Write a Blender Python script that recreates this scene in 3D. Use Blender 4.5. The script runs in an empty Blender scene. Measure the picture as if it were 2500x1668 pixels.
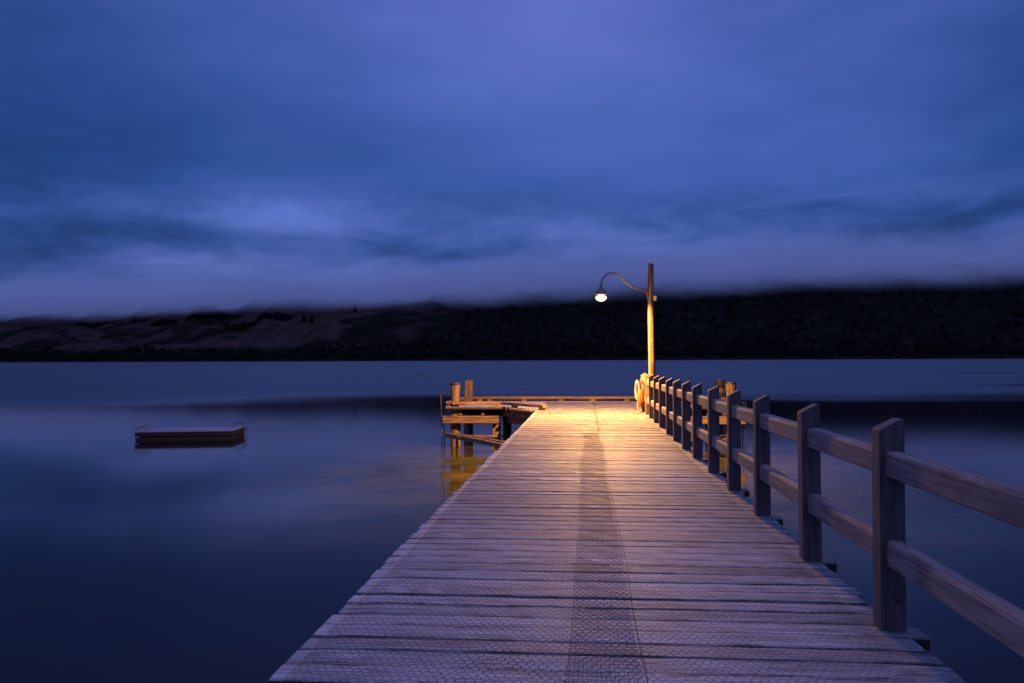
import bpy, math, random
import numpy as np
from mathutils import Vector, Matrix, noise as mnoise
rnd = random.Random(11)
nrs = np.random.RandomState(5)
scene = bpy.context.scene
COL = scene.collection
R = math.radians
DECK = 1.25            # deck surface above the lake (water at z = 0)
EYE = 2.70

# ------------------------------------------------------------------ render settings
scene.view_settings.view_transform = 'Standard'
scene.view_settings.look = 'None'
scene.view_settings.exposure = 0.0
scene.view_settings.gamma = 1.0
c = scene.cycles
c.use_denoising = True
c.max_bounces = 8; c.diffuse_bounces = 3; c.glossy_bounces = 4; c.transparent_max_bounces = 8
c.volume_bounces = 5
c.volume_step_rate = 1.0
c.volume_max_steps = 128
c.sample_clamp_indirect = 6.0
c.blur_glossy = 0.3
c.caustics_reflective = False; c.caustics_refractive = False

# ------------------------------------------------------------------ mesh helpers
class MB:
    def __init__(s): s.v = []; s.f = []; s.sm = []
    def add(s, vs, fs, smooth=False):
        b = len(s.v); s.v += [tuple(x) for x in vs]
        s.f += [tuple(i + b for i in f) for f in fs]; s.sm += [smooth] * len(fs)
    def beam(s, p0, p1, w, h, up=(0, 0, 1), ch=0.008, seg=1, jit=0.0, roll=0.0):
        """squared timber from p0 to p1 (axis line), width w, height h, chamfered long edges and ends"""
        p0 = Vector(p0); p1 = Vector(p1); d = (p1 - p0); L = d.length; d.normalize()
        up = Vector(up); side = d.cross(up).normalized(); upv = side.cross(d).normalized()
        if roll:
            q = Matrix.Rotation(roll, 3, d); side = q @ side; upv = q @ upv
        a, b = w / 2, h / 2; ch = min(ch, a * .6, b * .6)
        prof = [(-a + ch, -b), (a - ch, -b), (a, -b + ch), (a, b - ch), (a - ch, b), (-a + ch, b), (-a, b - ch), (-a, -b + ch)]
        rings = []
        e = min(ch * .8, L * .1)
        st = [(0, 1 - 2 * ch / max(w, h) * .8)] + [(t, 1) for t in np.linspace(e, L - e, seg + 1)] + [(L, 1 - 2 * ch / max(w, h) * .8)]
        vs = []
        for t, k in st:
            for x, y in prof:
                j = (rnd.uniform(-jit, jit), rnd.uniform(-jit, jit)) if jit else (0, 0)
                vs.append(p0 + d * t + side * (x * k + j[0]) + upv * (y * k + j[1]))
        n = len(st); fs = []
        for i in range(n - 1):
            for k in range(8):
                k2 = (k + 1) % 8
                fs.append((i * 8 + k, i * 8 + k2, i * 8 + 8 + k2, i * 8 + 8 + k))
        fs.append(tuple(range(7, -1, -1))); fs.append(tuple((n - 1) * 8 + k for k in range(8)))
        s.add(vs, fs)
    def tube(s, pts, r, n=8, cap=True):
        pts = [Vector(p) for p in pts]; rr = r if hasattr(r, '__len__') else [r] * len(pts)
        vs = []; prev = None
        for i, p in enumerate(pts):
            t = (pts[min(i + 1, len(pts) - 1)] - pts[max(i - 1, 0)]).normalized()
            if prev is None:
                prev = t.orthogonal().normalized()
            prev = (prev - t * prev.dot(t)).normalized(); b = t.cross(prev)
            for k in range(n):
                a = 2 * math.pi * k / n
                vs.append(p + (prev * math.cos(a) + b * math.sin(a)) * rr[i])
        fs = [(i * n + k, i * n + (k + 1) % n, i * n + n + (k + 1) % n, i * n + n + k) for i in range(len(pts) - 1) for k in range(n)]
        s.add(vs, fs, True)
        if cap:
            b = len(s.v) - len(vs)
            s.f.append(tuple(b + k for k in range(n - 1, -1, -1))); s.sm.append(False)
            s.f.append(tuple(b + (len(pts) - 1) * n + k for k in range(n))); s.sm.append(False)
    def lathe(s, prof, origin, n=24, wob=None, smooth=True):
        """prof = [(r, z)...]; wob(a, z) scales the radius"""
        o = Vector(origin); vs = []
        for r, z in prof:
            for k in range(n):
                a = 2 * math.pi * k / n; q = r * (wob(a, z) if wob else 1)
                vs.append(o + Vector((q * math.cos(a), q * math.sin(a), z)))
        m = len(prof)
        fs = [(i * n + k, i * n + (k + 1) % n, i * n + n + (k + 1) % n, i * n + n + k) for i in range(m - 1) for k in range(n)]
        s.add(vs, fs, smooth)
        b = len(s.v) - len(vs)
        s.f.append(tuple(b + k for k in range(n - 1, -1, -1))); s.sm.append(False)
        s.f.append(tuple(b + (m - 1) * n + k for k in range(n))); s.sm.append(False)
    def build(s, name, mat, parent=None, world=True):
        me = bpy.data.meshes.new(name)
        off = Vector((0, 0, 0))
        if parent is not None and world: off = parent.location
        me.from_pydata([tuple(Vector(v) - off) for v in s.v], [], s.f)
        me.polygons.foreach_set('use_smooth', s.sm)
        me.materials.append(mat); me.update()
        o = bpy.data.objects.new(name, me); COL.objects.link(o)
        if parent is not None: o.parent = parent
        return o

def tag(o, label=None, cat=None, group=None, kind=None):
    if label: o['label'] = label
    if cat: o['category'] = cat
    if group: o['group'] = group
    if kind: o['kind'] = kind
    return o

def thing(name, loc, label, cat, group=None):
    o = bpy.data.objects.new(name, None); o.empty_display_size = .3
    COL.objects.link(o); o.location = loc
    return tag(o, label, cat, group)

def obj_np(name, verts, faces, mat, parent=None, smooth=False):
    """faces: (n,k) int array"""
    me = bpy.data.meshes.new(name)
    verts = np.asarray(verts, np.float32); faces = np.asarray(faces, np.int32); k = faces.shape[1]
    me.vertices.add(len(verts)); me.vertices.foreach_set('co', verts.ravel())
    me.loops.add(faces.size); me.loops.foreach_set('vertex_index', faces.ravel())
    me.polygons.add(len(faces)); me.polygons.foreach_set('loop_start', np.arange(0, faces.size, k, dtype=np.int32))
    me.polygons.foreach_set('use_smooth', np.full(len(faces), smooth))
    me.update(calc_edges=True); me.validate()
    me.materials.append(mat)
    o = bpy.data.objects.new(name, me); COL.objects.link(o)
    if parent is not None: o.parent = parent
    return o

# ------------------------------------------------------------------ node helpers
class NT:
    def __init__(s, tree): s.t = tree; s.t.nodes.clear()
    def n(s, typ, **kw):
        nd = s.t.nodes.new(typ)
        for k, v in kw.items():
            if k.startswith('i_'):
                key = k[2:]; key = int(key) if key.isdigit() else key.replace('_', ' ')
                s.set(nd.inputs[key], v)
            else: setattr(nd, k, v)
        return nd
    def set(s, sock, v):
        if hasattr(v, 'links') or isinstance(v, bpy.types.NodeSocket): s.t.links.new(v, sock)
        else: sock.default_value = v
    def m(s, op, a, b=None, cc=None, clamp=False):
        nd = s.t.nodes.new('ShaderNodeMath'); nd.operation = op; nd.use_clamp = clamp
        s.set(nd.inputs[0], a)
        if b is not None: s.set(nd.inputs[1], b)
        if cc is not None: s.set(nd.inputs[2], cc)
        return nd.outputs[0]
    def ss(s, x, a, b, lo=0., hi=1.):
        nd = s.t.nodes.new('ShaderNodeMapRange'); nd.interpolation_type = 'SMOOTHSTEP'
        s.set(nd.inputs[0], x); s.set(nd.inputs[1], a); s.set(nd.inputs[2], b); s.set(nd.inputs[3], lo); s.set(nd.inputs[4], hi)
        return nd.outputs[0]
    def noise(s, vec, scale, detail=4., rough=.5, dist=0., dim='3D'):
        nd = s.t.nodes.new('ShaderNodeTexNoise'); nd.noise_dimensions = dim
        s.set(nd.inputs['Vector'], vec); nd.inputs['Scale'].default_value = scale
        nd.inputs['Detail'].default_value = detail; nd.inputs['Roughness'].default_value = rough
        nd.inputs['Distortion'].default_value = dist
        return nd.outputs[0]
    def mapv(s, vec, scale=(1, 1, 1), rot=(0, 0, 0), loc=(0, 0, 0)):
        nd = s.t.nodes.new('ShaderNodeMapping'); s.set(nd.inputs[0], vec)
        s.set(nd.inputs[1], loc); s.set(nd.inputs[2], rot); s.set(nd.inputs[3], scale)
        return nd.outputs[0]
    def ramp(s, x, stops, interp='LINEAR'):
        nd = s.t.nodes.new('ShaderNodeValToRGB'); nd.color_ramp.interpolation = interp
        els = nd.color_ramp.elements
        while len(els) < len(stops): els.new(.5)
        for e, (p, col) in zip(els, stops):
            e.position = p; e.color = (*col, 1) if len(col) == 3 else col
        s.set(nd.inputs[0], x)
        return nd.outputs[0]
    def mix(s, f, a, b, blend='MIX', clamp=True):
        nd = s.t.nodes.new('ShaderNodeMix'); nd.data_type = 'RGBA'; nd.blend_type = blend
        nd.clamp_factor = clamp
        s.set(nd.inputs[0], f)
        for sock, v in ((nd.inputs[6], a), (nd.inputs[7], b)):
            if isinstance(v, tuple): v = (*v, 1) if len(v) == 3 else v
            s.set(sock, v)
        return nd.outputs[2]

def material(name):
    m = bpy.data.materials.new(name); m.use_nodes = True
    return m, NT(m.node_tree)

def wood(name, base, dark, axis='X', rough=.72, bump=.5, vary=.25, grain=1.0, stain=.5, moss=None, spec=.35, grime=False):
    """weathered timber: streaks along the grain axis, cracks, blotches, a different tint per object / per board"""
    m, t = material(name)
    tc = t.n('ShaderNodeTexCoord'); oi = t.n('ShaderNodeObjectInfo')
    geo = t.n('ShaderNodeNewGeometry')
    offs = t.n('ShaderNodeVectorMath', operation='SCALE'); t.set(offs.inputs[0], (7.3, 3.1, 5.7))
    t.set(offs.inputs['Scale'], t.m('ADD', t.m('MULTIPLY', oi.outputs['Random'], 9.), t.m('MULTIPLY', geo.outputs['Random Per Island'], 31.)))
    v = t.n('ShaderNodeVectorMath', operation='ADD'); t.set(v.inputs[0], tc.outputs['Object']); t.set(v.inputs[1], offs.outputs[0])
    v = v.outputs[0]
    k = {'X': (1, 14, 14), 'Y': (14, 1, 14), 'Z': (14, 14, 1)}[axis]
    g1 = t.noise(t.mapv(v, tuple(a * 1.0 * grain for a in k)), 1.9, 6, .62, .6)
    g2 = t.noise(t.mapv(v, tuple(a * 3.0 * grain if a > 1 else 1.3 for a in k)), 2.3, 5, .7, .3)
    bl = t.noise(t.mapv(v, tuple(2.2 if a > 1 else 1.1 for a in k)), 1.6, 5, .6)
    col = t.mix(t.ss(g1, .3, .72), dark, base)
    col = t.mix(t.m('MULTIPLY', t.ss(g2, .56, .74), .75), col, tuple(x * .35 for x in dark))
    col = t.mix(t.m('MULTIPLY', t.ss(bl, .52, .75), stain), col, tuple(x * .45 for x in dark))
    if moss:
        ml = t.noise(v, 9., 5, .7)
        col = t.mix(t.m('MULTIPLY', t.ss(ml, .5, .66), .8), col, moss)
    if grime:   # damp black-green growth where feet never go, along the fence side
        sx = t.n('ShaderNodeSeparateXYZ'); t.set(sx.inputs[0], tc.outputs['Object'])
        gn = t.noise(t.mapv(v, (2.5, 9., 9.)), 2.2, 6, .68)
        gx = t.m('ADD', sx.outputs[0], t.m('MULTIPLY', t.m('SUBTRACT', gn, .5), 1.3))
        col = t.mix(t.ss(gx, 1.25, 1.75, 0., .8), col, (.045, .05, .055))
        gl = t.noise(t.mapv(tc.outputs['Object'], (.9, 2.2, 1.)), 1.3, 6, .65)
        col = t.mix(t.ss(gl, .52, .72, 0., .7), col, (.105, .09, .09))
        at = t.n('ShaderNodeAttribute', attribute_name='edge')
        en = t.noise(t.mapv(v, (2.2, 8., 8.)), 2.0, 6, .7)
        ed = t.m('ADD', at.outputs['Fac'], t.m('MULTIPLY', t.m('SUBTRACT', en, .5), 2.6))
        col = t.mix(t.ss(ed, .80, 1.25, 0., .8), col, (.045, .04, .045))
        kn = t.noise(t.mapv(v, (5., 14., 14.)), 1.6, 3, .5)
        col = t.mix(t.ss(kn, .70, .76, 0., .9), col, (.03, .025, .025))
    rv = t.m('ADD', geo.outputs['Random Per Island'], oi.outputs['Random'])
    rv = t.m('FRACT', t.m('MULTIPLY', rv, 5.17))
    br = t.m('ADD', t.m('MULTIPLY', rv, 2 * vary), 1 - vary)
    hs = t.n('ShaderNodeHueSaturation'); t.set(hs.inputs['Color'], col); t.set(hs.inputs['Value'], br)
    b = t.n('ShaderNodeBsdfPrincipled'); t.set(b.inputs['Base Color'], hs.outputs[0])
    b.inputs['Roughness'].default_value = rough; b.inputs['Specular IOR Level'].default_value = spec
    bp = t.n('ShaderNodeBump'); bp.inputs['Strength'].default_value = bump; bp.inputs['Distance'].default_value = .012
    t.set(bp.inputs['Height'], t.m('ADD', t.m('MULTIPLY', g1, .5), t.m('MULTIPLY', g2, -.8)))
    t.set(b.inputs['Normal'], bp.outputs[0])
    o = t.n('ShaderNodeOutputMaterial'); t.set(o.inputs[0], b.outputs[0])
    return m

def plain(name, base, rough=.5, metal=0., noise_amt=.25, scale=20., bump=.1, spec=.5, axis_scale=(1, 1, 1)):
    m, t = material(name)
    tc = t.n('ShaderNodeTexCoord')
    nz = t.noise(t.mapv(tc.outputs['Object'], axis_scale), scale, 5, .6)
    col = t.mix(t.m('MULTIPLY', t.ss(nz, .35, .75), noise_amt * 2, clamp=True), base, tuple(x * .45 for x in base))
    b = t.n('ShaderNodeBsdfPrincipled'); t.set(b.inputs['Base Color'], col)
    b.inputs['Roughness'].default_value = rough; b.inputs['Metallic'].default_value = metal
    b.inputs['Specular IOR Level'].default_value = spec
    bp = t.n('ShaderNodeBump'); bp.inputs['Strength'].default_value = bump; bp.inputs['Distance'].default_value = .01
    t.set(bp.inputs['Height'], nz); t.set(b.inputs['Normal'], bp.outputs[0])
    o = t.n('ShaderNodeOutputMaterial'); t.set(o.inputs[0], b.outputs[0])
    return m

M = {}
M['deck'] = wood('deck_wood', (.60, .555, .575), (.245, .22, .23), 'X', .6, .9, .22, 1., .45, spec=.4, grime=True)
M['deck_side'] = wood('damp_plank_sides', (.06, .05, .045), (.03, .025, .022), 'X', .8, .5, .2)
M['rail'] = wood('rail_wood', (.34, .245, .22), (.15, .105, .10), 'Y', .7, .6, .12, 1., .45)
M['post'] = wood('post_wood', (.155, .118, .115), (.08, .06, .059), 'Z', .7, .45, .15, 1., .3)
M['timber_x'] = wood('old_timber_crosswise', (.33, .20, .105), (.075, .044, .025), 'X', .8, .8, .2, 1., .7)
M['timber_y'] = wood('old_timber_lengthwise', (.31, .20, .115), (.07, .044, .027), 'Y', .8, .8, .2, 1., .7)
M['pile'] = wood('old_pile_wood', (.33, .205, .11), (.06, .036, .022), 'Z', .85, 1., .15, 1., .6)
M['mossy'] = wood('mossy_post_wood', (.32, .24, .17), (.17, .12, .09), 'Z', .8, .8, .1, 1., .3, moss=(.42, .36, .07))
M['pole'] = wood('rough_pole_wood', (.23, .15, .072), (.035, .021, .012), 'Z', .85, 1., .05, .55, .7)
M['steel'] = plain('galvanised_steel', (.33, .34, .36), .42, .8, .2)
M['ladder'] = plain('weathered_ladder_steel', (.10, .105, .115), .55, .7, .3)
M['darksteel'] = plain('dark_steel', (.06, .06, .065), .5, .6, .2)
M['armsteel'] = plain('painted_arm_steel', (.20, .17, .13), .5, .3, .3)
M['wire'] = plain('netting_wire', (.035, .033, .036), .6, 0., .3, 60.)
M['rubber'] = plain('black_rubber', (.012, .012, .013), .75, 0, .2)
M['ring'] = plain('orange_lifebuoy_shell', (.62, .035, .012), .45, 0, .1)
M['bag'] = plain('red_orange_cloth', (.72, .12, .03), .8, 0, .3, 25., .5)
M['rope'] = plain('cream_rope', (.40, .34, .25), .9, 0, .25, 120., .8)
M['box'] = plain('junction_box_paint', (.6, .52, .42), .6, 0, .2)
M['raft_side'] = plain('raft_side_timber', (.013, .013, .015), .85, 0, .4, 6., .3, axis_scale=(.3, 1, 4))
M['raft_deck'] = plain('raft_deck_boards', (.22, .25, .34), .5, 0, .3, 8., .2)
M['buoy'] = plain('buoy_orange', (.55, .16, .03), .5, 0, .15)
M['white'] = plain('white_paint', (.7, .7, .7), .5, 0, .1)

# ------------------------------------------------------------------ camera
cam_d = bpy.data.cameras.new('camera'); cam = bpy.data.objects.new('camera', cam_d); COL.objects.link(cam)
cam_d.sensor_width = 36.; cam_d.lens = 2060 / 2500 * 36.
cam_d.clip_start = .05; cam_d.clip_end = 30000.
cam.matrix_world = Matrix.Translation((0, 0, EYE)) @ (Matrix.Rotation(R(5.077), 4, 'Z') @ Matrix.Rotation(R(91.218), 4, 'X') @ Matrix.Rotation(R(-.252), 4, 'Z'))
scene.camera = cam

# ------------------------------------------------------------------ sky (world)
w = bpy.data.worlds.new('World'); scene.world = w; w.use_nodes = True
t = NT(w.node_tree)
tc = t.n('ShaderNodeTexCoord'); D = tc.outputs['Generated']
sx = t.n('ShaderNodeSeparateXYZ'); t.set(sx.inputs[0], D)
X_, Y_, Z_ = sx.outputs
wob = t.m('SUBTRACT', t.noise(t.mapv(D, (3.2, 3.2, 7.)), 1.6, 4, .55), .5)
wob2 = t.m('SUBTRACT', t.noise(t.mapv(D, (3., 3., 8.), loc=(4.2, 1.7, 3.3)), 1.9, 5, .55), .5)
el = t.m('ADD', t.m('MULTIPLY', t.m('ARCSINE', Z_), 57.2958), t.m('MULTIPLY', wob, 5.0))
el0 = t.m('MULTIPLY', t.m('ARCSINE', Z_), 57.2958)
az = t.m('ADD', t.m('MULTIPLY', t.m('ARCTAN2', X_, Y_), 57.2958), t.m('MULTIPLY', wob2, 16.0))
def lobe(a0, e0, sa, se, amp, tilt=0.):
    da = t.m('SUBTRACT', az, a0)
    ee = t.m('SUBTRACT', t.m('SUBTRACT', el, e0), t.m('MULTIPLY', da, tilt))
    q = t.m('ADD', t.m('POWER', t.m('DIVIDE', t.m('ABSOLUTE', da), sa), 2.), t.m('POWER', t.m('DIVIDE', t.m('ABSOLUTE', ee), se), 2.))
    return t.m('MULTIPLY', t.m('EXPONENT', t.m('MULTIPLY', q, -1.)), amp)
def total(L):
    s = L[0]
    for x in L[1:]: s = t.m('ADD', s, x)
    return s
# clear evening blue under the cloud sheet, lavender where the cloud is lit, brighter and warmer towards the zenith
u = t.m('DIVIDE', el, 90.)
base = t.ramp(t.m('ADD', u, 0.0, clamp=True), [
    (0.0, (.066, .105, .320)), (.05, (.064, .108, .340)), (.085, (.050, .104, .350)), (.13, (.043, .104, .375)),
    (.18, (.047, .106, .385)), (.26, (.064, .116, .415)), (.40, (.17, .215, .64)), (1.0, (.32, .345, .93))])
light = total([
    lobe(-2., 21., 12., 7., .42), lobe(6., 14., 9., 4., .16, .3), lobe(-19., 9.3, 5., 1.5, .55), lobe(-16., 9.6, 9., 1.2, .20, .05),
    lobe(-.5, 8.5, 9., 1.1, .40, -.04), lobe(-26., 5.6, 9., 1.1, .40), lobe(14., 6.4, 14., 1.1, .35, .02),
    lobe(-10., 5.8, 8., 1.2, .30), lobe(-30., 9.2, 6., 1.2, .25), lobe(19., 13., 8., 3., .15, .2)])
dark = total([
    lobe(-30., 12., 12., 2.6, .14, .1), lobe(-38., 14., 11., 16., .38), lobe(30., 17., 7., 9., .32), lobe(22., 7.9, 9., 1.1, .50, .12), 
    lobe(-7., 10.6, 9., 1.2, .22, .03), lobe(-28., 7.4, 9., .9, .18), lobe(10., 10., 10., 1.6, .2, .06), lobe(-9., 7.2, 6., .8, .3)])
st = t.m('SUBTRACT', t.noise(t.mapv(D, (2.2, 2.2, 6.5)), 2.0, 4, .48, .6), .5)
pf = t.m('SUBTRACT', t.noise(t.mapv(D, (4., 4., 15.), loc=(2, 5, 1)), 2.3, 6, .55, .7), .5)
puff = t.m('MULTIPLY', pf, t.ss(el0, 13., 8., .12, 1.5))
val = t.m('ADD', t.m('SUBTRACT', light, dark), t.m('ADD', t.m('MULTIPLY', st, .40), t.m('MULTIPLY', puff, .8)))
bright = t.m('MAXIMUM', t.m('ADD', 1., t.m('MULTIPLY', val, .85)), .35)
lav = t.mix(t.ss(val, -.45, .6), (.72, .92, 1.), (1.36, 1.05, 1.0))
skycol = t.mix(1., base, lav, 'MULTIPLY')
sc_ = t.n('ShaderNodeVectorMath', operation='SCALE'); t.set(sc_.inputs[0], skycol); t.set(sc_.inputs['Scale'], bright)
bg = t.n('ShaderNodeBackground'); t.set(bg.inputs[0], sc_.outputs[0]); bg.inputs[1].default_value = .96
wo = t.n('ShaderNodeOutputWorld'); t.set(wo.inputs[0], bg.outputs[0])
w.cycles.sampling_method = 'MANUAL'; w.cycles.sample_map_resolution = 512

# ------------------------------------------------------------------ lake
m, t = material('lake_water')
geo = t.n('ShaderNodeNewGeometry'); P = geo.outputs['Position']
sp = t.n('ShaderNodeSeparateXYZ'); t.set(sp.inputs[0], P); px, py, pz = sp.outputs
edge = t.m('SUBTRACT', t.noise(t.mapv(P, (.02, .05, 1)), 1., 3, .5), .5)
yy = t.m('ADD', py, t.m('ADD', t.m('MULTIPLY', edge, 40.), t.ss(px, -12., -36., 0., 12.)))
ruffle = t.ss(yy, 50., 80.)
streak = t.noise(t.mapv(P, (.006, .05, 1)), 1., 3, .5)
slick = t.m('MULTIPLY', t.ss(streak, .60, .70), t.ss(px, 20., 60.))
ruffle = t.m('MULTIPLY', ruffle, t.m('SUBTRACT', 1., t.m('MULTIPLY', slick, .75)))
calm = t.m('DIVIDE', t.m('SUBTRACT', t.m('ADD', py, t.m('MULTIPLY', edge, 14.)), 86.), 4.5)
calm = t.m('MULTIPLY', t.m('EXPONENT', t.m('MULTIPLY', t.m('MULTIPLY', calm, calm), -1.)), t.ss(px, 30., 44.))
ruffle = t.m('MULTIPLY', ruffle, t.m('SUBTRACT', 1., t.m('MULTIPLY', calm, .9)))
rough = t.m('ADD', .055, t.m('MULTIPLY', ruffle, .32))
shal = t.m('MULTIPLY', t.ss(t.m('ABSOLUTE', px), 9., 3.), t.m('MULTIPLY', t.ss(py, 42., 28.), t.ss(py, 9., 17.)))
bed = t.noise(t.mapv(P, (.35, .6, 1)), 1.6, 5, .6, .8)
shallow = t.mix(t.ss(bed, .35, .65), (.030, .027, .005), (.064, .056, .010))
body = t.mix(shal, (.009, .0065, .010), shallow)
b = t.n('ShaderNodeBsdfPrincipled'); t.set(b.inputs['Base Color'], body); t.set(b.inputs['Roughness'], rough)
t.set(b.inputs['IOR'], t.m('ADD', 1.175, t.m('MULTIPLY', ruffle, .28)))
fine = t.noise(t.mapv(P, (1.2, 3.5, 1)), 2.2, 3, .5)
bp = t.n('ShaderNodeBump'); bp.inputs['Strength'].default_value = .035; bp.inputs['Distance'].default_value = .02
t.set(bp.inputs['Height'], fine); t.set(b.inputs['Normal'], bp.outputs[0])
o = t.n('ShaderNodeOutputMaterial'); t.set(o.inputs[0], b.outputs[0])
M['water'] = m
lake = MB(); lake.add([(-9000, -60, 0), (9000, -60, 0), (9000, 9000, 0), (-9000, 9000, 0)], [(0, 1, 2, 3)])
tag(lake.build('lake', M['water']), kind='structure')

# ------------------------------------------------------------------ hills across the lake (local frame: u along the shore, v away from the lake)
HO = Vector((870., 2613., 0.)); HA = math.atan2(-.316, .949)
UX = Vector((math.cos(HA), math.sin(HA), 0)); VX = Vector((-math.sin(HA), math.cos(HA), 0))
SHORE = -850.
def fbm(x, y, o=4):
    return mnoise.fractal(Vector((x, y, 3.7)), 1.0, 2.0, o)
def hill_h(u, v):
    d = v - SHORE
    s = max(0., min(1., (d - 60) / 120.)); s = s * s * (3 - 2 * s)
    right = max(0., min(1., (u + 1500) / 900.))
    h = 2.5 + 9. * min(1., d / 60.) + s * (d - 90) * (.285 + .02 * right)
    rid = 1 - abs(fbm((u + .55 * d) / 420., (v) / 900., 3)) * 2
    rid2 = 1 - abs(fbm((u + .7 * d + 900) / 150., v / 420., 3)) * 2
    a = s * min(1., d / 300.)
    h += a * ((26 - 15 * right) * (rid - .5) + (9 - 4 * right) * (rid2 - .5) + 14 * fbm(u / 260., v / 260., 4))
    h += s * (2.0 + 5 * right) * fbm(u / 22., v / 22., 3)
    if d > 900: h += (d - 900) * -.18
    return h
us = np.concatenate([np.linspace(-6200, -4300, 40), np.linspace(-4250, 1500, 560), np.linspace(1530, 3200, 40)])
vs_ = np.concatenate([np.linspace(SHORE, SHORE + 120, 14), np.linspace(SHORE + 130, 250, 120), np.linspace(270, 900, 20)])
hv = np.zeros((len(vs_), len(us), 3))
for j, v in enumerate(vs_):
    for i, u_ in enumerate(us):
        vv = v + (18 * fbm(u_ / 160., 1.3, 3) if j < 14 else 0) * (1 - j / 14.) if j < 14 else v
        hh = hill_h(u_, v) if j > 0 else -1.0
        q = HO + UX * u_ + VX * vv
        hv[j, i] = (q.x, q.y, hh)
nu = len(us)
idx = np.arange(len(vs_) * nu).reshape(len(vs_), nu)
fc = np.stack([idx[:-1, :-1], idx[:-1, 1:], idx[1:, 1:], idx[1:, :-1]], -1).reshape(-1, 4)
m, t = material('hill_cover')
tc = t.n('ShaderNodeTexCoord'); P = tc.outputs['Object']
pr = t.mapv(P, (1, 1, 1), (0, 0, -HA))      # turn into the shore frame
sp = t.n('ShaderNodeSeparateXYZ'); t.set(sp.inputs[0], pr); hu, hvv, hz = sp.outputs
diag = t.mapv(pr, (1 / 420., 1 / 900., 1 / 120.), (0, 0, .5))
f1 = t.noise(diag, 1.5, 5, .62, .4)
f2 = t.noise(t.mapv(pr, (1 / 60., 1 / 60., 1 / 60.)), 1., 5, .7)
left = t.ss(t.m('ADD', hu, t.m('MULTIPLY', t.m('SUBTRACT', f1, .5), 1500.)), -1150., -1450.)
grassy = t.m('MULTIPLY', t.m('MULTIPLY', left, t.ss(f1, .43, .52)), t.ss(t.m('ADD', hz, t.m('MULTIPLY', t.m('SUBTRACT', f2, .5), 30.)), 34., 52.))
f3 = t.noise(t.mapv(pr, (1 / 14., 1 / 22., 1 / 14.)), 1., 4, .75)
gcol = t.mix(t.ss(t.m('ADD', t.m('MULTIPLY', f2, .5), t.m('MULTIPLY', f3, .5)), .40, .60), (.070, .049, .042), (.030, .023, .021))
fcol = t.mix(t.ss(f2, .4, .7), (.008, .010, .009), (.019, .021, .015))
scree = t.m('MULTIPLY', t.ss(t.noise(t.mapv(pr, (1 / 90., 1 / 60., 1 / 22.)), 1., 6, .7), .66, .74), .8)
col = t.mix(grassy, fcol, gcol)
col = t.mix(t.m('MULTIPLY', scree, t.ss(hz, 60., 110.)), col, (.10, .085, .075))
b = t.n('ShaderNodeBsdfPrincipled'); t.set(b.inputs['Base Color'], col); b.inputs['Roughness'].default_value = 1.; b.inputs['Specular IOR Level'].default_value = 0.
o = t.n('ShaderNodeOutputMaterial'); t.set(o.inputs[0], b.outputs[0])
M['hill'] = m
tag(obj_np('hills', hv.reshape(-1, 3), fc, M['hill'], None, True), kind='structure')

# trees one can tell apart on the grassy slope
M['conifer'] = plain('conifer_foliage', (.012, .016, .012), .95, 0, .4, .4, .2, 0.)
M['trunk'] = plain('conifer_trunk', (.05, .035, .025), .95, 0, .3, 1.)
def hill_tree(azd, v, h, wd, label):
    d = Vector((math.sin(R(azd)), math.cos(R(azd)), 0))
    r = (HO.dot(VX) + v) / d.dot(VX); p = d * r; uu = (p - HO).dot(UX)
    p.z = hill_h(uu, v) - 1.
    th = thing('conifer_tree', p, label, 'tree', 'lone trees on the far hillside')
    tb = MB(); tb.tube([(0, 0, 0), (0, 0, h * .25), (0, 0, h * .95)], [wd * .06, wd * .05, wd * .01], 7)
    tb.build('trunk', M['trunk'], th, False)
    cb = MB(); r2 = random.Random(int(abs(azd) * 100))
    for _ in range(520):
        z = h * (.12 + .86 * r2.random() ** 1.25); rad = wd * .5 * (1 - ((z / h) - .12) / .9) ** .75 * (.5 + .5 * r2.random() ** .5)
        a = r2.uniform(0, 6.283); s = wd * r2.uniform(.06, .13)
        cpt = Vector((math.cos(a) * rad, math.sin(a) * rad, z))
        e1 = Vector((r2.gauss(0, 1), r2.gauss(0, 1), r2.gauss(0, .5))).normalized() * s
        e2 = Vector((r2.gauss(0, 1), r2.gauss(0, 1), r2.gauss(0, 1))).normalized() * s
        cb.add([cpt - e1, cpt + e2, cpt + e1, cpt - e2], [(0, 1, 2, 3)])
    cb.build('crown', M['conifer'], th, False)
hill_tree(-18.95, -255, 27, 17, 'left and smaller of two dark conifers standing together on the grassy far hillside')
hill_tree(-18.45, -255, 32, 20, 'right and bigger of two dark conifers standing together on the grassy far hillside')
hill_tree(-15.6, -250, 26, 11, 'slender dark tree alone on the far hillside, right of the conifer pair')
hill_tree(-29.2, -330, 22, 17, 'round dark tree alone on the grassy far hillside above the raft')

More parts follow.
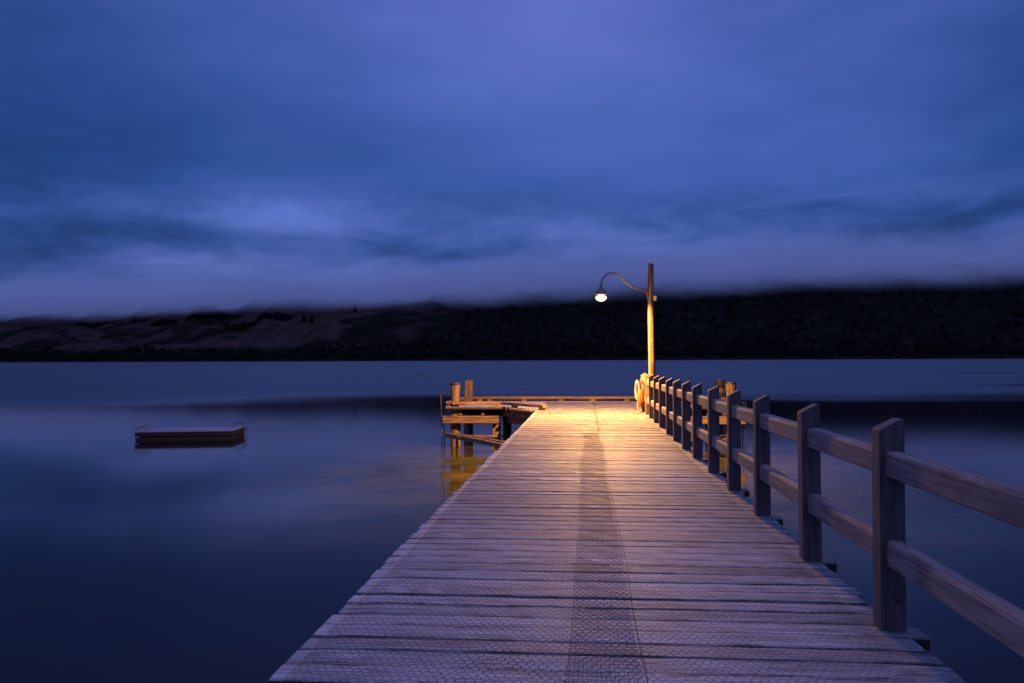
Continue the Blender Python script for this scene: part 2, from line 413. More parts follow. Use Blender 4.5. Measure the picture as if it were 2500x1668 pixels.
# far woods at the foot of the hills and in the gullies: one mass
def woods():
    vs, fs = [], []
    r2 = random.Random(3)
    n = 0
    patches = [(-24.9, -165, 62, 62), (-22.9, -320, 55, 40), (-20.9, -255, 75, 34), (-27.5, -300, 40, 30), (-31.5, -215, 60, 40)]
    while n < 5000:
        if n < 1100:
            azd, vc, su, sv = patches[n % len(patches)]
            d = Vector((math.sin(R(azd)), math.cos(R(azd)), 0)); rr_ = (HO.dot(VX) + vc) / d.dot(VX)
            a = r2.uniform(0, 6.283); q = math.sqrt(r2.random())
            u_ = (d * rr_ - HO).dot(UX) + su * q * math.cos(a) + .5 * sv * q * math.sin(a); v = vc + sv * q * math.sin(a); dd = v - SHORE
        else:
            u_ = r2.uniform(-4300, 1500); dd = r2.choice([r2.uniform(25, 190), r2.uniform(25, 640)])
            v = SHORE + dd
            if u_ < -1250 and dd > 190: continue
        n += 1
        p = HO + UX * u_ + VX * v; z0 = hill_h(u_, v) - 2
        h = r2.uniform(7, 17); wd = h * r2.uniform(.35, .6)
        k = 6; b0 = len(vs)
        for ring, (rr, zz) in enumerate(((.75, .15), (1., .45), (.6, .8))):
            for i in range(k):
                a = 6.283 * i / k + ring * .5; q = wd * rr * r2.uniform(.7, 1.2)
                vs.append((p.x + math.cos(a) * q, p.y + math.sin(a) * q, z0 + h * zz * r2.uniform(.9, 1.1)))
        vs.append((p.x, p.y, z0 + h))
        for ring in range(2):
            for i in range(k):
                a, bb = b0 + ring * k + i, b0 + ring * k + (i + 1) % k
                fs.append((a, bb, bb + k)); fs.append((a, bb + k, a + k))
        for i in range(k): fs.append((b0 + 2 * k + i, b0 + 2 * k + (i + 1) % k, b0 + 3 * k))
    return obj_np('forest', vs, fs, M['conifer'])
tag(woods(), 'dark woods along the far shore and up the hillside gullies', 'forest', kind='stuff')

# low cloud lying on the hill tops
m, t = material('low_cloud_vapour')
tc = t.n('ShaderNodeTexCoord'); P = tc.outputs['Object']
sp = t.n('ShaderNodeSeparateXYZ'); t.set(sp.inputs[0], P); cu, cv, cz = sp.outputs
n1 = t.m('SUBTRACT', t.noise(t.mapv(P, (1 / 520., 1 / 420., 1 / 160.)), 1., 4, .55), .5)
n2 = t.m('SUBTRACT', t.noise(t.mapv(P, (1 / 330., 1 / 330., 1 / 170.), loc=(3, 1, 8)), 1., 7, .63), .5)
zb = t.m('ADD', cz, t.m('MULTIPLY', n1, 60.)); zt = t.m('ADD', cz, t.m('MULTIPLY', n2, 430.))
den = t.m('MULTIPLY', t.ss(zb, 168., 296.), t.ss(zt, 348., 276.))
den = t.m('MULTIPLY', den, t.ss(t.m('ADD', cv, t.m('MULTIPLY', n2, 300.)), -420., -60.))
pv = t.n('ShaderNodeVolumePrincipled'); pv.inputs['Color'].default_value = (.95, .985, 1., 1)
pv.inputs['Anisotropy'].default_value = .2
t.set(pv.inputs['Density'], t.m('MULTIPLY', den, .017))
o = t.n('ShaderNodeOutputMaterial'); t.set(o.inputs['Volume'], pv.outputs[0])
M['cloud'] = m
cl = MB()
for (a0, a1) in (((-5600., -520., 120.), (2600., 620., 640.)),):
    x0, y0, z0 = a0; x1, y1, z1 = a1
    cl.add([(x0, y0, z0), (x1, y0, z0), (x1, y1, z0), (x0, y1, z0), (x0, y0, z1), (x1, y0, z1), (x1, y1, z1), (x0, y1, z1)],
           [(3, 2, 1, 0), (4, 5, 6, 7), (0, 1, 5, 4), (1, 2, 6, 5), (2, 3, 7, 6), (3, 0, 4, 7)])
clo = cl.build('low_clouds', M['cloud']); clo.location = HO; clo.rotation_euler = (0, 0, HA)
tag(clo, 'bank of low grey cloud lying along the tops of the far hills', 'cloud', kind='stuff')

# ------------------------------------------------------------------ jetty
jetty = thing('jetty', (0, 24, 0), 'long weathered timber jetty with wire netting over its planks, widening at its far end', 'jetty')
POSTS = [3.0, 4.78, 6.35, 8.08, 9.57, 11.01, 12.56, 13.86, 15.17, 16.43, 18.10, 19.45, 20.84, 22.28, 23.80]
POSTS = [p - .115 for p in POSTS]
# deck planks
mats = []
P_ = .2045
vs, fs = [], []
y = 1.3
def left_edge(y):
    if y < 24.0: return -1.45
    if y < 25.72: return -1.45 - (y - 24.0) / 1.72 * 1.16
    return -4.33
def right_edge(y):
    if y < 24.0: return 1.665
    if y < 25.72: return 1.665 + (y - 24.0) / 1.72 * 1.2
    return 4.60
gap_pat = [.003, .007, .026, .004, .003, .016, .005, .030, .008, .003, .020, .034]
pi_ = 0
while y < 29.34:
    wdt = P_ * rnd.uniform(.96, 1.04)
    g = gap_pat[pi_ % len(gap_pat)] * rnd.uniform(.5, 1.3); pi_ += 1
    y0, y1 = y + g / 2, y + wdt - g / 2; yc = (y0 + y1) / 2
    xl = left_edge(yc) + rnd.uniform(-.016, .014); xr = right_edge(yc) + rnd.uniform(-.03, .02)
    if any(abs(p + .05 - yc) <= wdt / 2 for p in POSTS): xr = 1.765 + rnd.uniform(-.012, .012) if yc < 24 else xr
    zt = DECK + rnd.uniform(-.003, .003); tilt = rnd.uniform(-.003, .003)
    bow = rnd.uniform(-.004, .004)
    n = 14; xs = np.linspace(xl, xr, n + 1); b0 = len(vs)
    th = .07
    for i, x in enumerate(xs):
        e = 1 if 0 < i < n else .0
        wv = (bow * math.sin(math.pi * i / n) + rnd.uniform(-.0012, .0012)); j0 = rnd.uniform(-.0025, .0025); j1 = rnd.uniform(-.0025, .0025)
        if i in (0, n): j0 += .004; j1 -= .004
        cz_ = -.006 if i in (0, n) else 0
        for yy_, zz_ in ((y0 + j0, -th), (y0 + j0, -.007), (y0 + j0 + .005, tilt), (yc, .0018), (y1 + j1 - .005, -tilt), (y1 + j1, -.007), (y1 + j1, -th)):
            vs.append((x, yy_ - 24, zt + zz_ + wv + (cz_ if zz_ > -.02 else 0)))
    for i in range(n):
        for k in range(7):
            a = b0 + i * 7 + k; a2 = b0 + i * 7 + (k + 1) % 7
            fs.append((a, a + 7, a2 + 7, a2)); mats.append(1 if k in (0, 5, 6) else 0)
    fs.append(tuple(b0 + k for k in range(7))); fs.append(tuple(b0 + n * 7 + 6 - k for k in range(7))); mats += [0, 0]
    y += wdt
me = bpy.data.meshes.new('deck'); me.from_pydata(vs, [], fs); me.materials.append(M['deck']); me.materials.append(M['deck_side']); me.polygons.foreach_set('material_index', mats); me.attributes.new('edge', 'FLOAT', 'POINT').data.foreach_set('value', np.tile([1, 1, 1, 0, 1, 1, 1], len(vs) // 7).astype(np.float32)); me.update()
deck = bpy.data.objects.new('deck', me); COL.objects.link(deck); deck.parent = jetty

# hexagonal wire netting stapled over the planks, two overlapping widths
def netting(x0, x1, ya, yb, z, seed, cw=.0415, tw=.023, zg=.019, ws=1.):
    rs = np.random.RandomState(seed)
    pitch = tw + zg
    ncol = int((x1 - x0) / cw); nrow = int((yb - ya) / pitch)
    P1, P2, Wd = [], [], []
    jj, ii = np.meshgrid(np.arange(nrow), np.arange(ncol), indexing='ij')
    # nodes: bottom B and top T of every twist
    ph = (jj % 2) * .5
    warp = lambda X, Y: (.013 * np.sin(Y * .83 + seed) + .006 * np.sin(X * 3.1 + Y * 1.3 + seed) + .005 * np.sin(Y * 2.3 + seed * 2), .010 * np.sin(X * 2.7 + Y * .8 + seed) + .005 * np.sin(X * 9 + Y * 3))
    bx = x0 + (ii + .25 + ph) * cw + rs.uniform(-.002, .002, ii.shape); by = ya + jj * pitch + rs.uniform(-.0018, .0018, ii.shape)
    tx = bx + rs.uniform(-.0015, .0015, ii.shape); ty = by + tw
    def W(X, Y):
        a, b = warp(X, Y); return X + a, Y + b
    bx, by = W(bx, by); tx, ty = W(tx, ty)
    lift = lambda X, Y: z + .0022 * np.sin(X * 6.3 + Y * 4.1 + seed) + .002 * np.sin(Y * 11. + X * 2.) + .0022 * np.sin(X * 23 + Y * 17)
    def seg(ax, ay, cx, cy, wd):
        P1.append(np.stack([ax.ravel(), ay.ravel()], -1)); P2.append(np.stack([cx.ravel(), cy.ravel()], -1)); Wd.append(np.full(ax.size, wd))
    seg(bx, by, tx, ty, .0018)
    for r in range(nrow - 1):
        if r % 2 == 0:
            seg(tx[r], ty[r], bx[r + 1], by[r + 1], .0012); seg(tx[r][1:], ty[r][1:], bx[r + 1][:-1], by[r + 1][:-1], .0012)
        else:
            seg(tx[r], ty[r], bx[r + 1], by[r + 1], .0012); seg(tx[r][:-1], ty[r][:-1], bx[r + 1][1:], by[r + 1][1:], .0012)
    ys = np.linspace(ya, yb, 240)
    for xe in (x0, x1 + .004):
        a, b = W(np.full(240, xe), ys); seg(a[:-1], b[:-1], a[1:], b[1:], .0018)
    A = np.concatenate(P1); B = np.concatenate(P2); Wd = np.concatenate(Wd) * ws
    d = B - A; L = np.linalg.norm(d, axis=1, keepdims=True); d = d / np.maximum(L, 1e-6)
    nrm = np.stack([-d[:, 1], d[:, 0]], -1) * Wd[:, None]
    za = lift(A[:, 0], A[:, 1]); zb = lift(B[:, 0], B[:, 1])
    N = len(A)
    V = np.zeros((N, 6, 3), np.float32)
    for s_, (Q, zq) in enumerate(((A, za), (B, zb))):
        V[:, s_ * 3 + 0, :2] = Q + nrm; V[:, s_ * 3 + 0, 2] = zq - Wd * .45
        V[:, s_ * 3 + 1, :2] = Q - nrm; V[:, s_ * 3 + 1, 2] = zq - Wd * .45
        V[:, s_ * 3 + 2, :2] = Q; V[:, s_ * 3 + 2, 2] = zq + Wd * .6
    V[:, :, 1] -= 24
    b = (np.arange(N) * 6)[:, None]
    F = np.concatenate([b + np.array([[0, 3, 5, 2]]), b + np.array([[1, 2, 5, 4]])])
    return obj_np('wire_netting', V.reshape(-1, 3), F, M['wire'], jetty)
netting(-1.375, .25, 1.3, 28.6, DECK + .0085, 3)
netting(-.09, 1.50, 1.3, 16.6, DECK + .0125, 8, ws=.78)
netting(.19, 1.50, 16.5, 28.6, DECK + .0125, 5)

# edge kerbs round the pier head: a cap timber on spacer blocks
def kerb(p0, p1, blocks, wd=.15, zt=1.41, zc=1.315, mat='timber_x', ext=0.):
    p0 = Vector(p0); p1 = Vector(p1)
    mb = MB(); mb.beam((p0.x, p0.y, (zt + zc) / 2), (p1.x, p1.y, (zt + zc) / 2), wd, zt - zc, ch=.012, seg=10, jit=.003)
    k = mb.build('kerb_rail', M[mat], jetty)
    d = (p1 - p0).normalized()
    for s_ in blocks:
        bb = MB()
        q = p0.lerp(p1, s_); a = q - d * .085; e = q + d * .085
        bb.beam((a.x, a.y, DECK + .033), (e.x, e.y, DECK + .033), wd * .9, zc - DECK - .003, ch=.006)
        bb_o = bb.build('spacer_block', M[mat], None); bb_o.parent = k; bb_o.location = -jetty.location
    return k
kerb((-4.26, 29.26), (4.55, 29.26), [.06, .10, .235, .38, .505, .637, .76, .88, .96], zt=1.415, zc=1.32)
kerb((-4.15, 25.80), (-2.61, 25.80), [.19, .86])
kerb((-2.56, 25.74), (-1.20, 24.06), [.28, .93], mat='timber_y')
kerb((2.86, 25.80), (4.40, 25.80), [.14, .81])
kerb((2.80, 25.74), (1.80, 24.25), [.28, .9], mat='timber_y')
kerb((-4.27, 29.16), (-4.27, 25.72), [.12, .5, .95], mat='timber_y', zt=1.42, zc=1.335)
kerb((4.53, 29.16), (4.53, 26.2), [.12, .5, .9], mat='timber_y')

# under-structure
def part(name, mat, *beams):
    mb = MB()
    for b in beams:
        kw = b[4] if len(b) > 4 else {}
        mb.beam(b[0], b[1], b[2], b[3], **{**dict(ch=.012, seg=8, jit=.004), **kw})
    return mb.build(name, M[mat], jetty)
part('front_beam', 'timber_x', ((-4.42, 25.66, .868), (-2.70, 25.66, .868), .16, .225))
part('front_beam', 'timber_x', ((2.98, 25.66, .862), (4.68, 25.66, .862), .16, .235))
part('edge_beam', 'timber_x', ((-4.4, 29.1, .87), (4.6, 29.1, .87), .16, .225))
for x in (-3.91, -3.21, 3.25, 3.62, 4.1):
    part('joist', 'timber_y', ((x, 25.82, 1.082), (x, 29.2, 1.082), .10, .19))
part('joist', 'timber_y', ((-2.53, 25.78, 1.068), (-2.53, 29.2, 1.068), .09, .21))
part('diagonal_beam', 'timber_y', ((-2.46, 25.80, 1.06), (-1.32, 24.1, 1.06), .10, .235))
part('diagonal_beam', 'timber_y', ((2.7, 25.80, 1.06), (1.62, 24.1, 1.06), .10, .235))
part('cross_beam', 'timber_y', ((-2.40, 25.95, .85), (-1.20, 24.05, .85), .14, .20))
for x in (-1.18, .1, 1.38):
    part('stringer', 'timber_y', ((x, 1.4, 1.068), (x, 29.2, 1.068), .15, .20))
# walings: two dark timbers sloping away from the corner pile towards the jetty
part('waling', 'timber_y', ((-4.32, 25.62, .40), (-1.55, 23.0, .20), .07, .14))
part('waling', 'timber_y', ((-4.18, 25.98, .40), (-1.60, 23.7, .24), .07, .08))
part('waling', 'timber_x', ((-4.1, 25.95, .345), (-2.55, 25.72, .345), .09, .06))
part('waling', 'timber_x', ((2.95, 25.70, .19), (4.3, 25.72, .30), .09, .07))
part('waling', 'timber_y', ((2.6, 24.2, .3), (4.35, 26.3, .34), .08, .11))
# bolt heads on the outer waling
for k in range(4):
    bm_ = MB()
    q = Vector((-4.32, 25.62, .40)).lerp(Vector((-1.55, 23.0, .20)), .155 + k * .018)
    bm_.lathe([(.012, -.006), (.012, .006), (.008, .01)], (q.x - .03, q.y - .03, q.z + .02), 8)
    bm_.build('bolt', M['steel'], jetty)
def pile_prof(r, z0, z1): return [(r * .98, z0), (r, z0 + .4), (r * .99, (z0 + z1) / 2), (r, z1 - .03), (r * .96, z1)]
def wobf(seed, amp=.05):
    return lambda a, z: 1 + amp * mnoise.noise(Vector((math.cos(a) * 2, math.sin(a) * 2, z * .6 + seed))) + amp * .6 * mnoise.noise(Vector((math.cos(a) * 7, math.sin(a) * 7, z * .4 + seed)))
part('pile', 'pile', ((-2.79, 25.88, -1.4), (-2.79, 25.88, .75), .245, .22, dict(up=(0, 1, 0))))
part('pile', 'pile', ((3.02, 25.88, -1.4), (3.02, 25.88, .75), .235, .22, dict(up=(0, 1, 0))))
for k, (x, y) in enumerate(((-2.62, 27.6), (-4.02, 28.55), (-1.2, 23.2), (1.38, 23.2), (-1.2, 18.), (1.38, 18.), (1.38, 13.), (4.05, 28.55), (2.7, 27.6))):
    mb = MB(); mb.lathe(pile_prof(.14, -1.4, .966), (x, y, 0), 18, wobf(k))
    mb.build('pile', M['pile'], jetty)

# ------------------------------------------------------------------ mooring posts at the corners of the pier head
def mooring(x, y, zt, label, square=False, r=.15, lean=0., flare=True, bands=()):
    th = thing('mooring_post', (x, y, 0), label, 'mooring post', 'mooring posts on the pier head')
    mb = MB()
    if square:
        mb.beam((-lean * 1.4, 0, -1.4), (lean * zt, 0, zt), r * 2, r * 2, up=(0, 1, 0), ch=.02, seg=16, jit=.005)
    else:
        nk = 30; prof = []
        for i in range(nk + 1):
            z = -1.4 + (zt + 1.4) * i / nk
            f = max(0, (z - (zt - .34)) / .34)
            prof.append((r * (.83 if flare else .97) * (1 + (.2 * f if flare else 0)) if z > .98 else r, z))
        prof.append((r * .9, zt + .012))
        mb.lathe(prof, (0, 0, 0), 28, wobf(x, .07), False)
    mb.build('post', M['pile'], th, False)
    return th
def band(th, z0, z1, r, name='rubber_band'):
    mb = MB(); mb.lathe([(r * .94, z0), (r, z0 + .02), (r, z1 - .02), (r * .94, z1)], (0, 0, 0), 28, wobf(z0, .05))
    mb.build(name, M['rubber'], th, False)
a = mooring(-4.08, 25.98, 1.955, 'round flared mooring post at the pier head corner beside the steel ladder', r=.155)
mb = MB(); mb.lathe([(.163, 1.925), (.166, 1.945), (.16, 1.985), (.13, 1.992)], (0, 0, 0), 28, wobf(2., .05)); mb.build('post_cap', M['darksteel'], a, False)
mooring(-4.13, 29.08, 1.985, 'square plain mooring post behind the flared one, on the ladder side of the pier head', True, .128, .02)
a = mooring(4.32, 25.98, 1.96, 'round pale mooring post behind the fence with a thin dark cap', r=.165)
mb = MB(); mb.lathe([(.172, 1.935), (.176, 1.95), (.172, 1.99), (.13, 1.996)], (0, 0, 0), 28, wobf(4., .05)); mb.build('post_cap', M['darksteel'], a, False)
a = mooring(4.47, 29.0, 1.975, 'mooring post behind the fence wrapped in two wide black rubber bands', r=.15, flare=False)
band(a, 1.74, 1.915, .215); band(a, 1.35, 1.56, .20)
mb = MB(); mb.lathe([(.16, 1.93), (.165, 1.98), (.15, 1.99)], (0, 0, 0), 24, wobf(6., .05)); mb.build('post_cap', M['darksteel'], a, False)

# ------------------------------------------------------------------ railing
rail = thing('railing', (1.56, 12, DECK), 'weathered two-rail timber fence with slant-topped posts along the right side of the jetty', 'fence')
PW, PT = .132, .122
def railing_post(y, xi, h, mat):
    x0, x1 = xi, xi + PW
    prof_top = [(x0, h), (x0 + PW * .72, h + .055), (x1 - .004, h + .060)]
    mb = MB()
    zb = -.055; e = .003
    # polygon in XZ, extruded along Y with chamfered vertical edges
    poly = [(x0, zb), (x1, zb), (x1, h + .056), (x1 - .005, h + .060), (x0 + PW * .84, h + .060), (x0 + .004, h + .003), (x0, h - .002)]
    cx = (x0 + x1) / 2; lx, ly = rnd.uniform(-.008, .008), rnd.uniform(-.008, .008)
    def ring(yy, k):
        return [(cx + (px_ - cx) * (1 - k / (PW / 2)) + lx * pz_, yy + ly * pz_, DECK + pz_ - (k if pz_ > .1 else 0)) for px_, pz_ in poly]
    vs = ring(y, e) + ring(y + e, 0) + ring(y + PT - e, 0) + ring(y + PT, e)
    n = len(poly); fs = [tuple(range(n)), tuple(3 * n + k for k in range(n - 1, -1, -1))]
    for r_ in range(3):
        for k in range(n):
            fs.append((r_ * n + k, r_ * n + n + k, r_ * n + n + (k + 1) % n, r_ * n + (k + 1) % n))
    mb.add(vs, fs)
    p = mb.build('post', M[mat], rail)
    # packer block below the lower rail
    pk = MB()
    a0, a1 = x0 + .043, x1 - .004
    poly = [(a0, zb + .004), (a1, zb + .004), (a1, .335), (a0 + .03, .345), (a0, .315)]
    vs = [(q[0], y - .006, DECK + q[1]) for q in poly] + [(q[0], y + .05, DECK + q[1]) for q in poly]
    n = 5; fs = [tuple(range(n)), tuple(range(2 * n - 1, n - 1, -1))] + [(k, k + n, (k + 1) % n + n, (k + 1) % n) for k in range(n)]
    pk.add(vs, fs)
    ob = pk.build('packer_block', M['post'], None); ob.parent = p; ob.location = -rail.location
    if y < 12:
        bt = MB(); bt.lathe([(.013, 0), (.012, .006), (.006, .009)], (0, 0, 0), 10)
        bo = bt.build('bolt', M['darksteel'], None); bo.parent = p; bo.rotation_euler = (R(90), 0, 0)
        bo.location = Vector((a0 + .045, y - .006, DECK + .17)) - rail.location
    return p
HS = [1.065, 1.062, 1.058, 1.050, 1.04, 1.04, 1.025, 1.027, 1.024, 1.018, 1.010, 1.008, 1.012, 1.008, .997]
XI = [1.535, 1.532, 1.522, 1.530, 1.527, 1.518, 1.516, 1.505, 1.497, 1.488, 1.496, 1.488, 1.484, 1.486, 1.472]
XI = [x + .013 for x in XI]
for i, (y, h, xi) in enumerate(zip(POSTS, HS, XI)):
    railing_post(y, xi, h, 'mossy' if i >= 13 else 'post')
def rail_beam(zc0, zc1):
    mb = MB()
    pts = [(1.555 + .036 + .042, 1.4)] + [(x + .036 + .042, y + PT / 2) for x, y in zip(XI, POSTS)]
    # one long timber line, vertex rings at every post, with a rounded upper inner and outer edge
    a, b_ = .042, .068
    prof = [(-a + .006, -b_), (a - .006, -b_), (a, -b_ + .006), (a, b_ - .016), (a - .012, b_), (-a + .024, b_), (-a + .008, b_ - .006), (-a, b_ - .022), (-a, -b_ + .006)]
    vs = []
    L = len(pts)
    for k, (x, y) in enumerate(pts):
        f = k / (L - 1)
        if k == L - 1: y += .02
        zc = zc0 + (zc1 - zc0) * (y - 4.7) / 19
        for u_, v_ in prof: vs.append((x + u_, y, DECK + zc + v_))
    n = len(prof); fs = [tuple(range(n - 1, -1, -1)), tuple((L - 1) * n + k for k in range(n))]
    for k in range(L - 1):
        for j in range(n): fs.append((k * n + j, k * n + (j + 1) % n, (k + 1) * n + (j + 1) % n, (k + 1) * n + j))
    mb.add(vs, fs)
    return mb.build('rail', M['rail'], rail)
rail_beam(.885, .835)
rail_beam(.412, .375)

# ------------------------------------------------------------------ street lamp
LX, LY = 1.722, 22.62
lamp = thing('street_lamp', (LX, LY, 0), 'lit lamp hanging from a curved pipe arm on a rough bark-stripped log pole', 'street lamp')
mb = MB(); prof = []
for i in range(61):
    z = -1.4 + 6.60 * i / 60
    f = max(0., min(1., (z - 1.2) / 4.0)); prof.append((.094 - .020 * f, z))
prof += [(.066, 5.215), (.045, 5.235)]
nk = 32; vs = []
for r, z in prof:
    for k in range(nk):
        a = 2 * math.pi * k / nk
        q = r * (1 + .07 * mnoise.noise(Vector((math.cos(a) * 3, math.sin(a) * 3, z * .9))) + .05 * mnoise.noise(Vector((math.cos(a) * 9, math.sin(a) * 9, z * 1.6))))
        lean = -.028 * max(0, (z - 1.2)) / 4 + .010 * math.sin(z * 1.3)
        vs.append((q * math.cos(a) + lean, q * math.sin(a), z))
mm = len(prof)
mb.add(vs, [(i * nk + k, i * nk + (k + 1) % nk, i * nk + nk + (k + 1) % nk, i * nk + nk + k) for i in range(mm - 1) for k in range(nk)] + [tuple((mm - 1) * nk + k for k in range(nk))])
mb.build('pole', M['pole'], lamp, False)
def bez(pts, n=8):
    out = []
    P = [Vector(p) for p in pts]; P = [P[0] * 2 - P[1]] + P + [P[-1] * 2 - P[-2]]
    for i in range(1, len(P) - 2):
        for k in range(n):
            s = k / n
            out.append(.5 * ((2 * P[i]) + (P[i + 1] - P[i - 1]) * s + (2 * P[i] - 5 * P[i - 1] + 4 * P[i] * 0 + 4 * P[i + 1] - P[i] * 0 - P[i + 2]) * s * s * 1 + (3 * P[i] - P[i - 1] - 3 * P[i + 1] + P[i + 2]) * s ** 3)
                       if False else .5 * (2 * P[i] + (P[i + 1] - P[i - 1]) * s + (2 * P[i - 1] - 5 * P[i] + 4 * P[i + 1] - P[i + 2]) * s * s + (3 * P[i] - P[i - 1] - 3 * P[i + 1] + P[i + 2]) * s ** 3))
    out.append(P[-2]); return out
arm = [(1.69, 4.517), (1.626, 4.518), (1.442, 4.52), (1.197, 4.601), (1.014, 4.743), (.892, 4.868), (.769, 4.948), (.661, 4.974), (.537, 4.935), (.444, 4.843), (.391, 4.719), (.384, 4.585)]
LAMPY = 21.8
def swing(x, z):
    yq = LY - (LY - LAMPY) * (1.69 - x) / 1.306; k = yq / 22.4
    return (x * k, yq, EYE + (z - EYE) * k)
mb = MB(); mb.tube(bez([swing(x, z) for x, z in arm], 6), .021, 10); mb.build('arm', M['armsteel'], lamp)
mb = MB(); mb.tube(bez([swing(*q) for q in ((1.442, 4.511), (1.549, 4.457), (1.60, 4.363), (1.613, 4.265))], 6), .014, 8); mb.build('arm_brace', M['armsteel'], lamp)
mb = MB(); mb.beam((1.806, LY - .02, 4.25), (1.806, LY - .02, 4.37), .078, .07, up=(0, 1, 0), ch=.006); mb.beam((1.80, LY - .02, 4.232), (1.80, LY - .02, 4.25), .03, .03, up=(0, 1, 0), ch=.004)
mb.build('junction_box', M['box'], lamp)
mb = MB(); o3 = (.369, LAMPY, -.075)
outer = [(.030, 4.62), (.036, 4.60), (.036, 4.56), (.055, 4.535), (.085, 4.50), (.125, 4.455), (.150, 4.415), (.158, 4.362)]
inner = [(.154, 4.362), (.145, 4.415), (.118, 4.452), (.08, 4.495), (.05, 4.52)]
nn = 32; vs = []
for r, z in outer + inner:
    for k in range(nn):
        a = 2 * math.pi * k / nn; vs.append((o3[0] + r * math.cos(a), o3[1] + r * math.sin(a), z))
mm = len(outer + inner)
mb.add(vs, [(i * nn + k, i * nn + nn + k, i * nn + nn + (k + 1) % nn, i * nn + (k + 1) % nn) for i in range(mm - 1) for k in range(nn)] + [tuple(k for k in range(nn)), tuple((mm - 1) * nn + nn - 1 - k for k in range(nn))], True)
mb.build('lamp_shade', M['armsteel'], lamp)
m, t = material('lit_lamp_glass')
em = t.n('ShaderNodeEmission'); em.inputs[0].default_value = (1., .475, .12, 1); em.inputs[1].default_value = 10.
o = t.n('ShaderNodeOutputMaterial'); t.set(o.inputs[0], em.outputs[0]); M['glow'] = m
mb = MB(); mb.lathe([(.138 * math.sin(math.pi * i / 14), 4.362 - .098 * math.cos(math.pi * i / 14)) for i in range(1, 8)] + [(.12, 4.38), (.06, 4.43)], o3, 28)
mb.build('bulb', M['glow'], lamp)
ld = bpy.data.lights.new('lamp_light', 'AREA'); ld.shape = 'DISK'; ld.size = .22; ld.energy = 1650.; ld.color = (1., .475, .12)
# the bowl of a street lamp throws more light along the walkway than straight down
ld.use_nodes = True; t = NT(ld.node_tree)
ge = t.n('ShaderNodeNewGeometry'); sx = t.n('ShaderNodeSeparateXYZ'); t.set(sx.inputs[0], ge.outputs['Incoming'])
cz = t.m('ABSOLUTE', sx.outputs[2])
fr = t.ramp(cz, [(0., (0, 0, 0)), (.07, (.12,) * 3), (.16, (.42,) * 3), (.28, (.74,) * 3), (.5, (.76,) * 3), (1., (.74,) * 3)])
em = t.n('ShaderNodeEmission'); em.inputs[0].default_value = (1, 1, 1, 1)
t.set(em.inputs[1], t.m('DIVIDE', fr, t.m('MAXIMUM', cz, .04)))
lout = t.n('ShaderNodeOutputLight'); t.set(lout.inputs[0], em.outputs[0])
lo = bpy.data.objects.new('lamp_light', ld); COL.objects.link(lo); lo.parent = lamp
lo.location = Vector((.369, LAMPY, 4.175)) - lamp.location
pd = bpy.data.lights.new('lamp_spill', 'POINT'); pd.shadow_soft_size = .06; pd.energy = 120.; pd.color = (1., .475, .12)
po = bpy.data.objects.new('lamp_spill', pd); COL.objects.link(po); po.parent = lamp
po.location = Vector((.369, LAMPY, 4.11)) - lamp.location

# ------------------------------------------------------------------ lifebuoy with its rope, hung at the end of the fence
lb = thing('lifebuoy', (1.45, 23.2, DECK), 'orange lifebuoy with cream rope coils hung on the end of the fence below the lamp', 'lifebuoy')
def torus(mb, cpt, R_, r, nrm, n=40, k=12, sq=1.0):
    nrm = Vector(nrm).normalized(); e1 = nrm.cross(Vector((0, 0, 1))).normalized(); e2 = e1.cross(nrm)
    vs = []
    for i in range(n):
        a = 2 * math.pi * i / n; d = e1 * math.cos(a) + e2 * math.sin(a) * sq
        for j in range(k):
            b = 2 * math.pi * j / k; vs.append(Vector(cpt) + d * R_ + (d * math.cos(b) + nrm * math.sin(b)) * r)
    mb.add(vs, [(i * k + j, ((i + 1) % n) * k + j, ((i + 1) % n) * k + (j + 1) % k, i * k + (j + 1) % k) for i in range(n) for j in range(k)], True)
mb = MB(); torus(mb, (1.455, 23.25, 1.80), .265, .05, (-1, -.16, .05)); mb.build('ring', M['ring'], lb)
mb = MB()
for k in range(6):
    nr = (-1, -.75 + .1 * rnd.uniform(-1, 1), rnd.uniform(-.1, .1))
    torus(mb, (1.352 + rnd.uniform(-.016, .016), 23.08 + rnd.uniform(-.04, .04), 1.86 + rnd.uniform(-.05, .02)), 0.078 + rnd.uniform(-.022, .018), .011, nr, 40, 8, 2.8 + rnd.uniform(-.35, .3))
torus(mb, (1.40, 23.06, 1.47), .045, .010, (-.5, -1, 0), 24, 8, 1.2)
mb.tube(bez([(1.36, 23.05, 1.60), (1.345, 23.0, 1.48), (1.352, 22.97, 1.36), (1.35, 22.95, DECK + .03), (1.40, 22.80, DECK + .022), (1.33, 22.62, DECK + .022), (1.27, 22.72, DECK + .022), (1.22, 22.60, DECK + .022)], 6), .010, 8)
mb.tube(bez([(1.43, 23.05, 2.06), (1.44, 23.0, 2.15), (1.50, 23.0, 2.13)], 6), .010, 8)
mb.build('rope', M['rope'], lb)
# loose orange throw bag hanging under the rope
mb = MB(); prof = [(.02, 1.42), (.05, 1.46), (.075, 1.55), (.082, 1.66), (.07, 1.76), (.045, 1.83), (.02, 1.87)]
mb.lathe(prof, (1.425, 23.02, 0), 20, wobf(9., .25)); mb.build('throw_bag', M['bag'], lb)

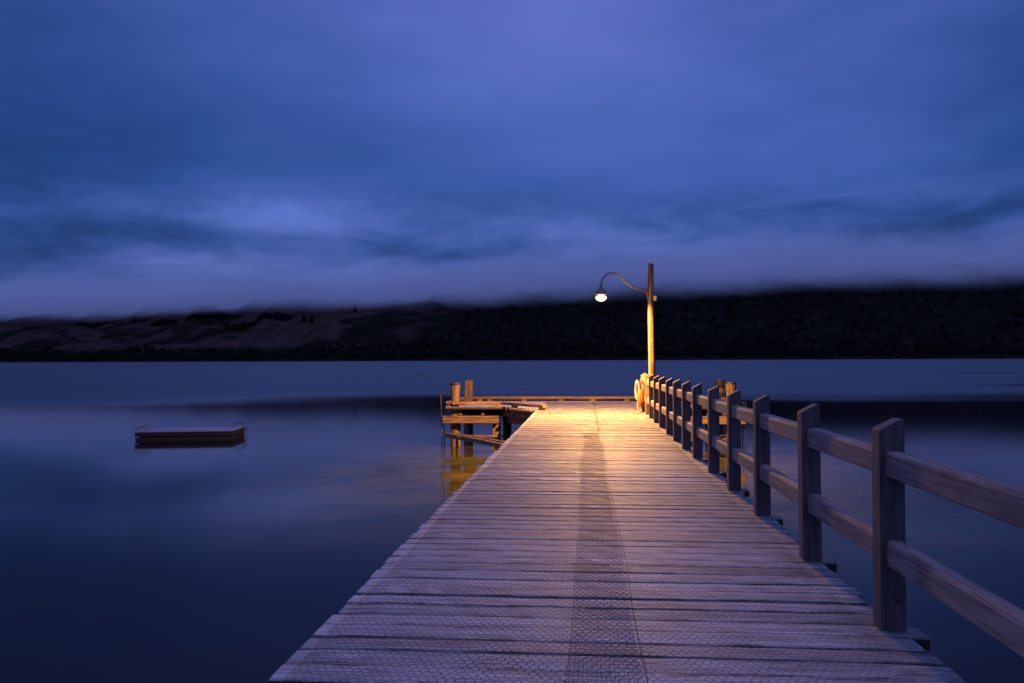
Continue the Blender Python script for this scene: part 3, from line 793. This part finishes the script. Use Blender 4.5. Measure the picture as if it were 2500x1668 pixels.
# ------------------------------------------------------------------ ladders
def ladder(x, y, label, side, mat, dz=0.):
    th = thing('ladder', (x, y, 0), label, 'ladder', 'steel ladders at the pier head')
    for dy in (0, .42):
        mb = MB(); mb.tube(bez([(side * .30, dy, 1.66 + dz), (side * .10, dy, 1.66 + dz), (0, dy, 1.63 + dz), (0, dy, 1.50 + dz), (-side * -.02, dy, .6), (side * .06, dy, -1.2)], 6), .017, 8)
        mb.build('stile', M[mat], th, False)
    for k in range(8):
        z = 1.16 - k * .28; xx = side * (.0 + .06 * max(0, (.9 - z)) / 2.1)
        mb = MB(); mb.tube([(xx, -.0, z), (xx, .42, z)], .013, 8); mb.build('rung', M[mat], th, False)
ladder(-4.50, 25.78, 'grey steel ladder going down into the lake from the left corner of the pier head', 1, 'ladder')
ladder(4.72, 25.78, 'dark ladder going down into the lake behind the jetty fence', -1, 'darksteel', -.28)

# ------------------------------------------------------------------ swimming raft
A, B, C_, D_ = Vector((-15.30, 27.45, 0)), Vector((-12.17, 28.1, 0)), Vector((-12.40, 29.8, 0)), Vector((-15.45, 29.3, 0))
raft = thing('swim_raft', (A + C_) / 2, 'low dark timber swimming raft with bent pipe handrails, floating alone on the lake', 'raft')
def quadslab(pts, z0, z1, name, mat, inset=0.):
    cpt = sum(pts, Vector()) / 4
    q = [p + (cpt - p).normalized() * inset for p in pts]
    mb = MB(); mb.add([(p.x, p.y, z0) for p in q] + [(p.x, p.y, z1) for p in q], [(3, 2, 1, 0), (4, 5, 6, 7), (0, 1, 5, 4), (1, 2, 6, 5), (2, 3, 7, 6), (3, 0, 4, 7)])
    ob = mb.build(name, M[mat], raft)
    bv = ob.modifiers.new('bevel', 'BEVEL'); bv.width = .012; bv.segments = 2
    return ob
RQ = [A, B, C_, D_]
quadslab(RQ, -.25, .10, 'float', 'raft_side', .03)
quadslab(RQ, .13, .27, 'side_board', 'raft_side', 0.)
def rp(s, q): return A.lerp(B, s).lerp(D_.lerp(C_, s), q)
for k, (s0, s1) in enumerate(((.0, .435), (.445, .80), (.81, 1.))):
    mb = MB(); n = 9
    for j in range(n):
        q0, q1 = j / n + .004, (j + 1) / n - .004
        pts = [rp(s0 + .004, q0), rp(s1 - .004, q0), rp(s1 - .004, q1), rp(s0 + .004, q1)]
        mb.add([(p.x, p.y, .275) for p in pts] + [(p.x, p.y, .30) for p in pts], [(4, 5, 6, 7), (0, 1, 5, 4), (1, 2, 6, 5), (2, 3, 7, 6), (3, 0, 4, 7)])
    mb.build('deck_panel', M['raft_deck'], raft)
def hoop(cpt, ex, ey):
    pts = [Vector((-.20, 0, -.35)), Vector((-.20, 0, .15)), Vector((-.19, 0, .36)), Vector((-.12, 0, .50)), Vector((0, 0, .555)), Vector((.11, 0, .52)), Vector((.18, 0, .42)), Vector((.205, 0, .30))]
    for dy in (0, .34):
        mb = MB(); mb.tube(bez([Vector(cpt) + ex * p.x + ey * dy + Vector((0, 0, p.z * .9 - .02)) for p in pts], 6), .011, 8)
        mb.build('handrail', M['ladder'], raft)
ex = (B - A).normalized(); ey = (D_ - A).normalized()
hoop(A + ex * .16 + ey * .10, ex, ey)
hoop(C_ - ex * .10 - ey * .48, -ex, ey)

# ------------------------------------------------------------------ buoy
bu = thing('buoy', (-28.4, 143.0, 0), 'small orange buoy with a pale top floating far out on the lake', 'buoy')
mb = MB(); mb.lathe([(.16, -.3), (.22, -.1), (.22, .42), (.17, .47)], (0, 0, 0), 20); mb.build('float', M['buoy'], bu, False)
mb = MB(); mb.lathe([(.18, .471), (.16, .56), (.10, .63), (.04, .66)], (0, 0, 0), 20); mb.build('top', M['white'], bu, False)
